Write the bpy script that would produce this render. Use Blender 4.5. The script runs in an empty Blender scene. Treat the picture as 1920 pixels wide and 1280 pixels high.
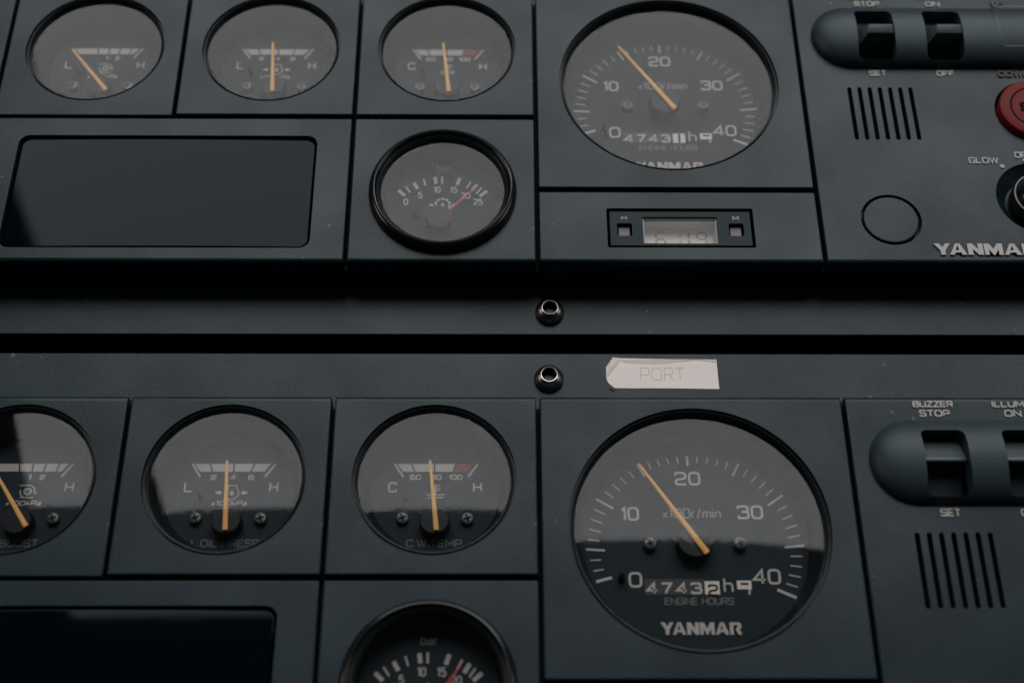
import bpy, bmesh, math, random
from mathutils import Matrix, Vector
from math import sin, cos, pi, radians, atan2, hypot

S = 0.001                                   # all shapes below are written in millimetres
sc = bpy.context.scene
col = sc.collection

# ------------------------------------------------------------------ camera
cd = bpy.data.cameras.new("camera")
cam = bpy.data.objects.new("camera", cd)
col.objects.link(cam)
sc.camera = cam
cd.sensor_width = 36.0
cd.lens = 50.32
cd.clip_start = 0.01
cd.clip_end = 50.0
cd.dof.use_dof = True
cd.dof.focus_distance = 0.630
cd.dof.aperture_fstop = 5.2
Rm = Matrix(((0.99993957, -0.00154923, -0.01088347),
             (-0.00411186, 0.86544946, -0.50097936),
             (0.01019523, 0.50099384, 0.86539080)))
M4 = Rm.to_4x4()
M4.translation = Vector((-6.662, -306.652, 529.710)) * S
cam.matrix_world = M4

# ------------------------------------------------------------------ world, lamp, exposure
w = bpy.data.worlds.new("World")
sc.world = w
w.use_nodes = True
bg = w.node_tree.nodes["Background"]
bg.inputs[0].default_value = (0.30, 0.62, 0.85, 1)
bg.inputs[1].default_value = 0.005

ld = bpy.data.lights.new("windscreen_daylight", 'AREA')
ld.shape = 'RECTANGLE'
ld.size = 3.5
ld.size_y = 3.0
ld.energy = 108.0
ld.color = (1.0, 0.982, 0.982)
lo = bpy.data.objects.new("windscreen_daylight", ld)
col.objects.link(lo)
_d = Vector((0, 0.38, -0.925)).normalized()
_z = Vector((1, 0, 0)).cross(_d)
_c = Vector((-1.445, 1.455, 4.0)) + Vector((ld.size / 2, 0, 0)) + _d * (ld.size_y / 2)
lm = Matrix((Vector((1, 0, 0)), _d, _z)).transposed().to_4x4()
lm.translation = _c
lo.matrix_world = lm

# two small side windows of the wheelhouse, far weaker than the windscreen
for nm, px in (("left_window_daylight", -3.0), ("right_window_daylight", 3.0)):
    l2 = bpy.data.lights.new(nm, 'AREA')
    l2.shape = 'RECTANGLE'
    l2.size, l2.size_y = 1.3, 0.8
    l2.energy = 8.0
    l2.color = (1.0, 0.95, 0.9)
    o2 = bpy.data.objects.new(nm, l2)
    col.objects.link(o2)
    o2.location = (px, 0.5, 1.5)
    o2.rotation_euler = (Vector((0, 0, 0)) - Vector((px, 0.5, 1.5))).to_track_quat('-Z', 'Y').to_euler()

sc.view_settings.view_transform = 'Standard'
sc.view_settings.look = 'None'
sc.view_settings.exposure = 0.0
sc.view_settings.gamma = 1.0
sc.view_settings.use_curve_mapping = False
sc.render.engine = 'CYCLES'
sc.cycles.use_denoising = True
sc.cycles.denoiser = 'OPENIMAGEDENOISE'
sc.cycles.sampling_pattern = 'TABULATED_SOBOL'
sc.cycles.use_adaptive_sampling = False
sc.cycles.max_bounces = 8
sc.cycles.transparent_max_bounces = 12


# ------------------------------------------------------------------ materials
def new_mat(name):
    m = bpy.data.materials.new(name)
    m.use_nodes = True
    nt = m.node_tree
    for n in list(nt.nodes):
        nt.nodes.remove(n)
    out = nt.nodes.new("ShaderNodeOutputMaterial")
    return m, nt, out


def pbr(name, colr, rough=0.5, metal=0.0, spec=0.5, grain=0.0, gscale=1600, vary=0.0, coat=0.0, smear=0.0, stint=None):
    m, nt, out = new_mat(name)
    b = nt.nodes.new("ShaderNodeBsdfPrincipled")
    b.inputs["Base Color"].default_value = (*colr, 1)
    b.inputs["Roughness"].default_value = rough
    b.inputs["Metallic"].default_value = metal
    b.inputs["Specular IOR Level"].default_value = spec
    if stint:
        b.inputs["Specular Tint"].default_value = (*stint, 1)
    b.inputs["Coat Weight"].default_value = coat
    b.inputs["Coat Roughness"].default_value = 0.05
    nt.links.new(b.outputs[0], out.inputs[0])
    if grain or vary or smear:
        tc = nt.nodes.new("ShaderNodeTexCoord")
    if grain:                               # fine moulded texture of the plastic
        n = nt.nodes.new("ShaderNodeTexNoise")
        n.inputs["Scale"].default_value = gscale
        n.inputs["Detail"].default_value = 3
        bp = nt.nodes.new("ShaderNodeBump")
        bp.inputs["Strength"].default_value = grain
        bp.inputs["Distance"].default_value = 0.0002
        nt.links.new(tc.outputs["Object"], n.inputs["Vector"])
        nt.links.new(n.outputs["Fac"], bp.inputs["Height"])
        nt.links.new(bp.outputs[0], b.inputs["Normal"])
    if vary:                                # speckle of the pigment and dust, plus wide soft handling marks
        n1 = nt.nodes.new("ShaderNodeTexNoise")
        n1.inputs["Scale"].default_value = 900
        n1.inputs["Detail"].default_value = 4
        n1.inputs["Roughness"].default_value = 0.75
        n2 = nt.nodes.new("ShaderNodeTexNoise")
        n2.inputs["Scale"].default_value = 22
        n2.inputs["Detail"].default_value = 4
        mx = nt.nodes.new("ShaderNodeMath"); mx.operation = 'MULTIPLY_ADD'
        mx.inputs[1].default_value = 0.55
        mr = nt.nodes.new("ShaderNodeMapRange")
        mr.inputs["From Min"].default_value = 0.45
        mr.inputs["From Max"].default_value = 1.10
        mr.inputs["To Min"].default_value = 1 - vary
        mr.inputs["To Max"].default_value = 1 + vary
        mul = nt.nodes.new("ShaderNodeVectorMath"); mul.operation = 'SCALE'
        mul.inputs[0].default_value = colr
        nt.links.new(tc.outputs["Object"], n1.inputs["Vector"])
        nt.links.new(tc.outputs["Object"], n2.inputs["Vector"])
        nt.links.new(n1.outputs["Fac"], mx.inputs[0])
        nt.links.new(n2.outputs["Fac"], mx.inputs[2])
        nt.links.new(mx.outputs[0], mr.inputs["Value"])
        nt.links.new(mr.outputs[0], mul.inputs["Scale"])
        if vary >= 0.28:                    # scattered settled dust and salt specks
            vo = nt.nodes.new("ShaderNodeTexVoronoi")
            vo.inputs["Scale"].default_value = 105
            nd = nt.nodes.new("ShaderNodeTexNoise")
            nd.inputs["Scale"].default_value = 35
            lt = nt.nodes.new("ShaderNodeMath"); lt.operation = 'MULTIPLY_ADD'
            lt.inputs[1].default_value = 0.30
            lt.inputs[2].default_value = -0.115
            cp = nt.nodes.new("ShaderNodeMath"); cp.operation = 'LESS_THAN'   # only the densest patches hold specks
            mxc = nt.nodes.new("ShaderNodeMix"); mxc.data_type = 'RGBA'
            mxc.inputs["B"].default_value = (0.085, 0.09, 0.09, 1)
            nt.links.new(tc.outputs["Object"], vo.inputs["Vector"])
            nt.links.new(tc.outputs["Object"], nd.inputs["Vector"])
            nt.links.new(nd.outputs["Fac"], lt.inputs[0])
            nt.links.new(vo.outputs["Distance"], cp.inputs[0])
            nt.links.new(lt.outputs[0], cp.inputs[1])
            nt.links.new(cp.outputs[0], mxc.inputs["Factor"])
            nt.links.new(mul.outputs[0], mxc.inputs["A"])
            nt.links.new(mxc.outputs["Result"], b.inputs["Base Color"])
        else:
            nt.links.new(mul.outputs[0], b.inputs["Base Color"])
        m4 = nt.nodes.new("ShaderNodeMath"); m4.operation = 'MULTIPLY'
        m4.inputs[1].default_value = spec
        nt.links.new(mr.outputs[0], m4.inputs[0])
        nt.links.new(m4.outputs[0], b.inputs["Specular IOR Level"])
    if smear:
        n3 = nt.nodes.new("ShaderNodeTexNoise")
        n3.inputs["Scale"].default_value = 30
        n3.inputs["Detail"].default_value = 6
        m3 = nt.nodes.new("ShaderNodeMapRange")
        m3.inputs["From Min"].default_value = 0.3
        m3.inputs["From Max"].default_value = 0.7
        m3.inputs["To Min"].default_value = rough
        m3.inputs["To Max"].default_value = rough + smear
        nt.links.new(tc.outputs["Object"], n3.inputs["Vector"])
        nt.links.new(n3.outputs["Fac"], m3.inputs["Value"])
        nt.links.new(m3.outputs[0], b.inputs["Roughness"])
    return m


def glass_mat(name, refl, rough, tint=1.0, dust=0.0):
    """clear pane: transmits straight through, mirrors a few per cent (both faces together), a film of dust"""
    m, nt, out = new_mat(name)
    tr = nt.nodes.new("ShaderNodeBsdfTransparent")
    tr.inputs[0].default_value = (tint, tint, tint, 1)
    gl = nt.nodes.new("ShaderNodeBsdfGlossy")
    gl.inputs["Color"].default_value = (1, 1, 1, 1)
    gl.inputs["Roughness"].default_value = rough
    fr = nt.nodes.new("ShaderNodeFresnel")
    fr.inputs[0].default_value = 1.5
    mu = nt.nodes.new("ShaderNodeMath"); mu.operation = 'MULTIPLY'
    mu.inputs[1].default_value = refl
    nt.links.new(fr.outputs[0], mu.inputs[0])
    tc = nt.nodes.new("ShaderNodeTexCoord")
    n = nt.nodes.new("ShaderNodeTexNoise")
    n.inputs["Scale"].default_value = 800
    n.inputs["Detail"].default_value = 3
    mr = nt.nodes.new("ShaderNodeMapRange")
    mr.inputs["From Min"].default_value = 0.3
    mr.inputs["From Max"].default_value = 0.7
    mr.inputs["To Min"].default_value = 0.93
    mr.inputs["To Max"].default_value = 1.07
    m2 = nt.nodes.new("ShaderNodeMath"); m2.operation = 'MULTIPLY'
    nt.links.new(tc.outputs["Object"], n.inputs["Vector"])
    nt.links.new(n.outputs["Fac"], mr.inputs["Value"])
    nt.links.new(mu.outputs[0], m2.inputs[0])
    m2.inputs[1].default_value = 1.0
    mx = nt.nodes.new("ShaderNodeMixShader")
    nt.links.new(m2.outputs[0], mx.inputs[0])
    nt.links.new(tr.outputs[0], mx.inputs[1])
    nt.links.new(gl.outputs[0], mx.inputs[2])
    last = mx
    if dust:
        df = nt.nodes.new("ShaderNodeBsdfDiffuse")
        df.inputs[0].default_value = (.55, .52, .5, 1)
        m3 = nt.nodes.new("ShaderNodeMixShader")
        m3.inputs[0].default_value = dust
        nt.links.new(mx.outputs[0], m3.inputs[1])
        nt.links.new(df.outputs[0], m3.inputs[2])
        last = m3
    nt.links.new(last.outputs[0], out.inputs[0])
    return m


PLASTIC = pbr("grey_textured_plastic", (0.0070, 0.0175, 0.0235), 0.29, spec=0.225, grain=0.5, vary=0.30, stint=(.90, .965, .985))
HOUSING = pbr("grey_housing_plastic", (0.020, 0.032, 0.040), 0.48, spec=0.42, grain=0.35, vary=0.2, stint=(.80, .94, 1.0))
METAL_PLATE = pbr("grey_painted_plate", (0.0075, 0.017, 0.023), 0.29, spec=0.215, grain=0.4, vary=0.28, stint=(.90, .965, .985))
VOID = pbr("dark_cavity", (0.004, 0.005, 0.006), 0.9, spec=0.1)
FRAME = pbr("black_frame_plastic", (0.003, 0.004, 0.005), 0.6, spec=0.1)
BLACK_GLOSS = pbr("black_glossy_plastic", (0.006, 0.007, 0.008), 0.16, spec=0.5, smear=0.1)
BLACK_SATIN = pbr("black_satin_plastic", (0.012, 0.014, 0.016), 0.38, spec=0.4)
LIP = pbr("dark_bezel_lip", (0.012, 0.020, 0.022), 0.30, spec=0.25, stint=(.90, .965, .985))
CUP = pbr("gauge_cup_wall", (0.008, 0.010, 0.012), 0.5, spec=0.2)
DIAL = pbr("black_dial_face", (0.022, 0.033, 0.041), 0.6, spec=0.06, vary=0.12)
PRINT = pbr("white_dial_print", (0.55, 0.53, 0.49), 0.7, spec=0.2)
PRINT_DIM = pbr("faded_dial_print", (0.34, 0.34, 0.33), 0.7, spec=0.2)
CAPTION = pbr("dim_caption_print", (0.20, 0.205, 0.20), 0.7, spec=0.2)
PRINT_RED = pbr("red_dial_print", (0.30, 0.075, 0.06), 0.7, spec=0.2)
NEEDLE = pbr("orange_needle", (0.95, 0.50, 0.15), 0.5, spec=0.3)
NEEDLE_RED = pbr("red_needle", (0.85, 0.13, 0.09), 0.5, spec=0.3)
HUB = pbr("black_needle_hub", (0.0035, 0.006, 0.009), 0.45, spec=0.2)
SCREW = pbr("dark_zinc_screw", (0.10, 0.10, 0.10), 0.4, metal=0.6, spec=0.5)
GLASS = glass_mat("gauge_glass", 0.59, 0.035, dust=0.003)
SCREEN = pbr("black_acrylic_screen", (0.001, 0.003, 0.005), 0.025, spec=0.105, smear=0.03, stint=(.80, .94, 1.0))
RAISED = pbr("raised_white_lettering", (0.42, 0.42, 0.40), 0.5, spec=0.4)
RAISED_DARK = pbr("raised_bare_lettering", (0.008, 0.013, 0.015), 0.45, spec=0.4)
CHROME = pbr("dark_chrome", (0.16, 0.155, 0.15), 0.22, metal=1.0)
BRIGHT_RIM = pbr("rim_highlight_steel", (0.88, 0.85, 0.82), 0.34, metal=1.0)  # pale colour paints the highlight along the bevelled socket edge
RED = pbr("red_button_plastic", (0.150, 0.011, 0.009), 0.48, spec=0.13, grain=0.2, vary=0.15)
PAPER = pbr("aged_white_tape", (0.86, 0.80, 0.765), 0.75, spec=0.15, vary=0.08)
PAPER_FOLD = pbr("darker_folded_tape", (0.66, 0.61, 0.55), 0.75, spec=0.1, vary=0.05)  # doubled-over tape, a darker beige than the rest
PAPER_INK = pbr("faded_brown_ink", (0.66, 0.575, 0.47), 0.75, spec=0.1)
LCD = pbr("grey_lcd_face", (0.85, 0.82, 0.74), 0.6, spec=0.2)
LCD_WALL = pbr("grey_lcd_surround", (0.42, 0.41, 0.42), 0.6, spec=0.2)
LCD_INK = pbr("lcd_segments", (0.45, 0.44, 0.40), 0.6, spec=0.2)
KEYCAP = pbr("grey_push_key", (0.19, 0.187, 0.183), 0.5, spec=0.3)
WHEEL_WHITE = pbr("white_counter_wheel", (0.80, 0.74, 0.68), 0.6, spec=0.2)
ROCKER = pbr("grey_rocker_plastic", (0.060, 0.078, 0.084), 0.36, spec=0.38, grain=0.2, vary=0.15, stint=(.90, .965, .985))
CLOCK_BODY = pbr("green_grey_clock_plastic", (0.007, 0.015, 0.018), 0.4, spec=0.16, grain=0.2, vary=0.12, stint=(.80, .94, 1.0))


# ------------------------------------------------------------------ mesh helpers
def sharpen(bm, ang=35.0):
    lim = radians(ang)
    for f in bm.faces:
        f.smooth = True
    for e in bm.edges:
        if len(e.link_faces) == 2:
            a = e.calc_face_angle(0.0)
            flat = any(f.normal.z > 0.9995 for f in e.link_faces)
            e.smooth = not (a > lim or (flat and a > 0.001))
        else:
            e.smooth = False


def obj(name, bm, m, parent=None, loc=(0, 0, 0), smooth=True, label=None):
    bm.normal_update()
    if smooth:
        sharpen(bm)
    me = bpy.data.meshes.new(name)
    bm.to_mesh(me)
    bm.free()
    me.transform(Matrix.Scale(S, 4))
    mats = m if isinstance(m, (list, tuple)) else [m]
    for k in mats:
        me.materials.append(k)
    o = bpy.data.objects.new(name, me)
    col.objects.link(o)
    o.location = Vector(loc) * S
    if parent:
        o.parent = parent
    if label:
        o["label"] = label
    return o


def thing(name, label, cat, loc, group=None):
    o = bpy.data.objects.new(name, None)
    o.empty_display_size = 0.01
    col.objects.link(o)
    o.location = Vector(loc) * S
    o["label"] = label
    o["category"] = cat
    if group:
        o["group"] = group
    return o


def tag(o, label, cat, group=None):
    o["label"] = label
    o["category"] = cat
    if group:
        o["group"] = group
    return o


def prism(bm, pts, z0, z1, mi=0):
    """closed outline -> solid between z0 and z1"""
    area = sum(pts[i][0] * pts[(i + 1) % len(pts)][1] - pts[(i + 1) % len(pts)][0] * pts[i][1] for i in range(len(pts)))
    if area < 0:
        pts = pts[::-1]
    lo_ = [bm.verts.new((x, y, z0)) for x, y in pts]
    hi_ = [bm.verts.new((x, y, z1)) for x, y in pts]
    n = len(pts)
    fs = [bm.faces.new(lo_[::-1]), bm.faces.new(hi_)]
    for i in range(n):
        j = (i + 1) % n
        fs.append(bm.faces.new((lo_[i], lo_[j], hi_[j], hi_[i])))
    for f in fs:
        f.material_index = mi
    return fs


def rrect(x0, x1, y0, y1, r, n=6):
    pts = []
    for cx, cy, a in ((x1 - r, y1 - r, 0), (x0 + r, y1 - r, 90), (x0 + r, y0 + r, 180), (x1 - r, y0 + r, 270)):
        for k in range(n + 1):
            t = radians(a + 90 * k / n)
            pts.append((cx + r * cos(t), cy + r * sin(t)))
    return pts


def circ(cx, cy, r, n=96):
    return [(cx + r * cos(2 * pi * k / n), cy + r * sin(2 * pi * k / n)) for k in range(n)]


def lathe(bm, prof, cx=0, cy=0, n=96, cap0=False, cap1=False, mi=0):
    """profile of (radius, z) turned round the z axis; prof goes so that normals face out/up"""
    rings = []
    for r, z in prof:
        if r < 1e-6:
            rings.append([bm.verts.new((cx, cy, z))])
        else:
            rings.append([bm.verts.new((cx + r * cos(2 * pi * k / n), cy + r * sin(2 * pi * k / n), z)) for k in range(n)])
    for a, b in zip(rings, rings[1:]):
        for k in range(n):
            j = (k + 1) % n
            if len(a) == 1 and len(b) == 1:
                continue
            if len(b) == 1:
                f = bm.faces.new((a[k], a[j], b[0]))
            elif len(a) == 1:
                f = bm.faces.new((a[0], b[j], b[k]))
            else:
                f = bm.faces.new((a[k], a[j], b[j], b[k]))
            f.material_index = mi
    if cap0 and len(rings[0]) > 1:
        bm.faces.new(rings[0][::-1]).material_index = mi
    if cap1 and len(rings[-1]) > 1:
        bm.faces.new(rings[-1]).material_index = mi


def box(bm, x0, x1, y0, y1, z0, z1, mi=0):
    return prism(bm, [(x0, y0), (x1, y0), (x1, y1), (x0, y1)], z0, z1, mi)


def boolean(bm, cutters):
    """cut every (outline, z0, z1) prism out of the solid bm; returns a new bmesh"""
    me = bpy.data.meshes.new("tmp"); bm.to_mesh(me); bm.free()
    o = bpy.data.objects.new("tmp", me); col.objects.link(o)
    cb = bmesh.new()
    for c in cutters:
        prism(cb, *c)
    bmesh.ops.recalc_face_normals(cb, faces=cb.faces)
    cm = bpy.data.meshes.new("tmpc"); cb.to_mesh(cm); cb.free()
    co = bpy.data.objects.new("tmpc", cm); col.objects.link(co)
    md = o.modifiers.new("b", 'BOOLEAN')
    md.operation = 'DIFFERENCE'
    md.solver = 'EXACT'
    md.object = co
    dg = bpy.context.evaluated_depsgraph_get()
    dg.update()
    ev = o.evaluated_get(dg)
    res = bmesh.new()
    res.from_mesh(ev.to_mesh())
    ev.to_mesh_clear()
    bpy.data.objects.remove(o); bpy.data.objects.remove(co)
    bpy.data.meshes.remove(me); bpy.data.meshes.remove(cm)
    return res


def plate(x0, x1, y0, y1, z0, z1, rs=0.8, rt=0.8, rb=0.8, rc=1.2, cutters=()):
    """moulded cover: rounded plan corners (rc), edge radii at the sides (rs), far edge (rt) and near edge (rb)"""
    bm = bmesh.new()
    prism(bm, rrect(x0, x1, y0, y1, max(rc * .55, rs + .12), 3), z0, z1)
    bm.normal_update()
    cx, cy = (x0 + x1) / 2, (y0 + y1) / 2
    top = [e for e in bm.edges if all(v.co.z > z1 - 1e-4 for v in e.verts)]
    if rt > rs or rb > rs:
        # bevel everything with the side radius, then pull the far / near rims down into larger radii
        pass
    bmesh.ops.bevel(bm, geom=top, offset=rs, segments=4, profile=0.5, affect='EDGES')
    for yy, rr, sgn in ((y1, rt, 1), (y0, rb, -1)):
        if rr > rs + 0.05:
            n = 6
            for k in range(n + 1):          # extra cuts across the face so that the rim can be rolled
                yk = yy - sgn * rr * (1 - sin(pi / 2 * k / n)) 
                if k < n:
                    bmesh.ops.bisect_plane(bm, geom=bm.verts[:] + bm.edges[:] + bm.faces[:], plane_co=(0, yk, 0), plane_no=(0, 1, 0))
            for v in bm.verts:
                d = (v.co.y - (yy - sgn * rr)) * sgn
                if d > 0 and v.co.z > z0 + 0.5:
                    d = min(d, rr)
                    v.co.z -= rr - math.sqrt(max(rr * rr - d * d, 0.0))
    bm.normal_update()
    if cutters:
        bm = boolean(bm, cutters)
    return bm


# ------------------------------------------------------------------ stroke lettering
def rounded(path, r, closed):
    """polyline with its corners rounded"""
    n = len(path)
    out = []
    for i, p in enumerate(path):
        if not closed and i in (0, n - 1):
            out.append(p); continue
        a, b = path[i - 1], path[(i + 1) % n]
        la, lb = hypot(a[0] - p[0], a[1] - p[1]), hypot(b[0] - p[0], b[1] - p[1])
        q = min(r, la * 0.5, lb * 0.5)
        if q < 1e-4:
            out.append(p); continue
        pa = (p[0] + (a[0] - p[0]) * q / la, p[1] + (a[1] - p[1]) * q / la)
        pb = (p[0] + (b[0] - p[0]) * q / lb, p[1] + (b[1] - p[1]) * q / lb)
        for k in range(5):
            t = k / 4
            out.append(((1 - t) ** 2 * pa[0] + 2 * t * (1 - t) * p[0] + t * t * pb[0],
                        (1 - t) ** 2 * pa[1] + 2 * t * (1 - t) * p[1] + t * t * pb[1]))
    res = [out[0]]
    for p in out[1:]:
        if hypot(p[0] - res[-1][0], p[1] - res[-1][1]) > 1e-5:
            res.append(p)
    if closed and len(res) > 2 and hypot(res[0][0] - res[-1][0], res[0][1] - res[-1][1]) < 1e-5:
        res.pop()
    return res


def ribbon(bm, path, wd, z, h=0.0, closed=False, mi=0):
    n = len(path)
    if n < 2:
        return
    L, R = [], []
    for i in range(n):
        a = path[i - 1] if (i > 0 or closed) else None
        b = path[(i + 1) % n] if (i < n - 1 or closed) else None
        p = path[i]
        ds = []
        if a: ds.append(Vector((p[0] - a[0], p[1] - a[1])).normalized())
        if b: ds.append(Vector((b[0] - p[0], b[1] - p[1])).normalized())
        t = (ds[0] + ds[-1])
        if t.length < 1e-6: t = ds[0]
        t.normalize()
        nn = Vector((-t.y, t.x))
        k = 1.0 / max(0.45, abs(nn.dot(Vector((-ds[0].y, ds[0].x)))))
        L.append((p[0] + nn.x * wd / 2 * k, p[1] + nn.y * wd / 2 * k))
        R.append((p[0] - nn.x * wd / 2 * k, p[1] - nn.y * wd / 2 * k))
    vl = [bm.verts.new((x, y, z + h)) for x, y in L]
    vr = [bm.verts.new((x, y, z + h)) for x, y in R]
    if h:
        bl = [bm.verts.new((x, y, z)) for x, y in L]
        br = [bm.verts.new((x, y, z)) for x, y in R]
    m = n if closed else n - 1
    for i in range(m):
        j = (i + 1) % n
        bm.faces.new((vr[i], vr[j], vl[j], vl[i])).material_index = mi
        if h:
            bm.faces.new((vl[i], vl[j], bl[j], bl[i])).material_index = mi
            bm.faces.new((vr[j], vr[i], br[i], br[j])).material_index = mi
    if h and not closed:
        bm.faces.new((vr[0], vl[0], bl[0], br[0])).material_index = mi
        bm.faces.new((vl[-1], vr[-1], br[-1], bl[-1])).material_index = mi


# glyphs: (advance width, [(closed, corner radius, points)...]) in a box one unit high
F = {
 'O': (1, [(1, .32, [(0, 0), (1, 0), (1, 1), (0, 1)])]),
 '0': (.86, [(1, .32, [(0, 0), (.86, 0), (.86, 1), (0, 1)])]),
 '1': (.32, [(0, 0, [(0, .8), (.28, 1), (.28, 0)])]),
 '2': (.86, [(0, .28, [(0, .78), (0, 1), (.86, 1), (.86, .5), (0, .42), (0, 0), (.9, 0)])]),
 '3': (.86, [(0, .28, [(0, .8), (0, 1), (.84, 1), (.84, .53), (.3, .53)]), (0, .28, [(.3, .53), (.88, .53), (.88, 0), (0, 0), (0, .2)])]),
 '4': (.92, [(0, 0, [(.7, 0), (.7, 1), (0, .28), (.95, .28)])]),
 '5': (.86, [(0, .22, [(.8, 1), (.05, 1), (.02, .55), (.86, .6), (.86, 0), (0, 0), (0, .18)])]),
 '6': (.86, [(0, .28, [(.8, .84), (.8, 1), (0, 1), (0, 0), (.86, 0), (.86, .56), (0, .56)])]),
 '7': (.86, [(0, 0, [(0, 1), (.86, 1), (.3, 0)])]),
 '8': (.86, [(1, .26, [(.04, .53), (.82, .53), (.82, 1), (.04, 1)]), (1, .26, [(0, 0), (.86, 0), (.86, .53), (0, .53)])]),
 '9': (.86, [(0, .28, [(.06, .16), (.06, 0), (.86, 0), (.86, 1), (0, 1), (0, .44), (.86, .44)])]),
 'A': (1, [(0, .3, [(0, 0), (0, 1), (1, 1), (1, 0)]), (0, 0, [(0, .38), (1, .38)])]),
 'B': (.95, [(1, .16, [(0, 0), (.95, 0), (.95, .53), (0, .53)]), (0, .16, [(0, .53), (0, 1), (.88, 1), (.88, .53)])]),
 'C': (.92, [(0, .3, [(.92, .76), (.92, 1), (0, 1), (0, 0), (.92, 0), (.92, .24)])]),
 'D': (.95, [(1, .3, [(0, 0), (.95, 0), (.95, 1), (0, 1)])]),
 'E': (.85, [(0, 0, [(.85, 1), (0, 1), (0, 0), (.85, 0)]), (0, 0, [(0, .5), (.78, .5)])]),
 'F': (.85, [(0, 0, [(.85, 1), (0, 1), (0, 0)]), (0, 0, [(0, .48), (.76, .48)])]),
 'G': (.95, [(0, .3, [(.92, .78), (.92, 1), (0, 1), (0, 0), (.95, 0), (.95, .5), (.5, .5)])]),
 'H': (.95, [(0, 0, [(0, 0), (0, 1)]), (0, 0, [(.95, 0), (.95, 1)]), (0, 0, [(0, .5), (.95, .5)])]),
 'I': (.05, [(0, 0, [(.02, 0), (.02, 1)])]),
 'L': (.8, [(0, 0, [(0, 1), (0, 0), (.8, 0)])]),
 'M': (1.15, [(0, 0, [(0, 0), (0, 1), (.57, .3), (1.15, 1), (1.15, 0)])]),
 'N': (.98, [(0, 0, [(0, 0), (0, 1), (.98, 0), (.98, 1)])]),
 'P': (.92, [(0, .26, [(0, 0), (0, 1), (.92, 1), (.92, .42), (0, .42)])]),
 'R': (.95, [(0, .26, [(0, 0), (0, 1), (.92, 1), (.92, .45), (0, .45)]), (0, 0, [(.55, .45), (.95, 0)])]),
 'S': (.92, [(0, .24, [(.9, .8), (.9, 1), (0, 1), (0, .53), (.92, .5), (.92, 0), (0, 0), (0, .2)])]),
 'T': (.9, [(0, 0, [(0, 1), (.9, 1)]), (0, 0, [(.45, 1), (.45, 0)])]),
 'U': (.95, [(0, .3, [(0, 1), (0, 0), (.95, 0), (.95, 1)])]),
 'W': (1.35, [(0, 0, [(0, 1), (.33, 0), (.67, .95), (1.02, 0), (1.35, 1)])]),
 'Y': (1, [(0, 0, [(0, 1), (.5, .45), (1, 1)]), (0, 0, [(.5, .45), (.5, 0)])]),
 'Z': (.9, [(0, 0, [(0, 1), (.9, 1), (0, 0), (.9, 0)])]),
 'h': (.62, [(0, 0, [(0, 0), (0, 1)]), (0, .2, [(0, .62), (.62, .62), (.62, 0)])]),
 'k': (.6, [(0, 0, [(0, 0), (0, 1)]), (0, 0, [(.58, .66), (0, .28)]), (0, 0, [(.2, .4), (.6, 0)])]),
 'a': (.62, [(0, .18, [(.06, .66), (.62, .66), (.62, 0), (0, 0), (0, .38), (.62, .38)])]),
 'b': (.62, [(0, 0, [(0, 0), (0, 1)]), (0, .2, [(0, .66), (.62, .66), (.62, 0), (0, 0)])]),
 'm': (1.0, [(0, .18, [(0, 0), (0, .66), (1, .66), (1, 0)]), (0, 0, [(.5, .66), (.5, 0)])]),
 'n': (.62, [(0, .18, [(0, 0), (0, .66), (.62, .66), (.62, 0)])]),
 'i': (.05, [(0, 0, [(.02, 0), (.02, .66)]), (0, 0, [(.02, .84), (.02, .98)])]),
 'r': (.38, [(0, .2, [(0, 0), (0, .66), (.4, .66)])]),
 'x': (.55, [(0, 0, [(0, 0), (.55, .6)]), (0, 0, [(0, .6), (.55, 0)])]),
 '/': (.45, [(0, 0, [(0, -.05), (.45, 1.05)])]),
 '.': (.08, [(0, 0, [(.04, 0), (.04, .1)])]),
 ' ': (.35, []),
}
# rounder forms for the narrow grotesque of the round gauges
G = dict(F)
G['0'] = (.56, [(1, .28, [(0, 0), (.56, 0), (.56, 1), (0, 1)])])
G['1'] = (.3, [(0, 0, [(0, .78), (.25, 1), (.25, 0)])])
def _a(cx, cy, rx, ry, a0, a1, n=10):
    return [(cx + rx * cos(radians(a0 + (a1 - a0) * k / n)), cy + ry * sin(radians(a0 + (a1 - a0) * k / n))) for k in range(n + 1)]
G['0'] = (.56, [(1, 0, _a(.28, .72, .28, .28, 0, 180) + _a(.28, .28, .28, .28, 180, 360))])
G['2'] = (.56, [(0, 0, _a(.28, .73, .28, .27, 170, -35) + [(.02, .02), (.02, 0), (.58, 0)])])
G['5'] = (.56, [(0, 0, [(.52, 1), (.08, 1), (.04, .56)] + _a(.28, .32, .28, .32, 120, -150, 14))])


def text(bm, s, x0, x1, y0, y1, z, sw, h=0.0, font=F, gap=0.32, slant=0.0, mi=0, rot=0.0):
    """letters of stroke width sw filling the box x0..x1, y0..y1"""
    ht = y1 - y0
    sx_ = [font[c][0] for c in s]
    tot = sum(sx_) + gap * (len(s) - 1)
    kx = (x1 - x0 - sw) / tot
    ky = ht - sw
    u = 0.0
    q = 0
    mx_, my_ = (x0 + x1) / 2, (y0 + y1) / 2
    for c, a in zip(s, sx_):
        for closed, r, pts in font[c][1]:
            pp = [(x0 + sw / 2 + (u + px) * kx + slant * py * ky, y0 + sw / 2 + py * ky) for px, py in pts]
            pp = rounded(pp, r * min(kx, ky), bool(closed))
            if rot:
                pp = [(mx_ + (px - mx_) * cos(rot) - (py - my_) * sin(rot), my_ + (px - mx_) * sin(rot) + (py - my_) * cos(rot)) for px, py in pp]
            ribbon(bm, pp, sw, z + 0.012 * (q % 4), h, bool(closed), mi)
            q += 1
        u += a + gap


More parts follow.
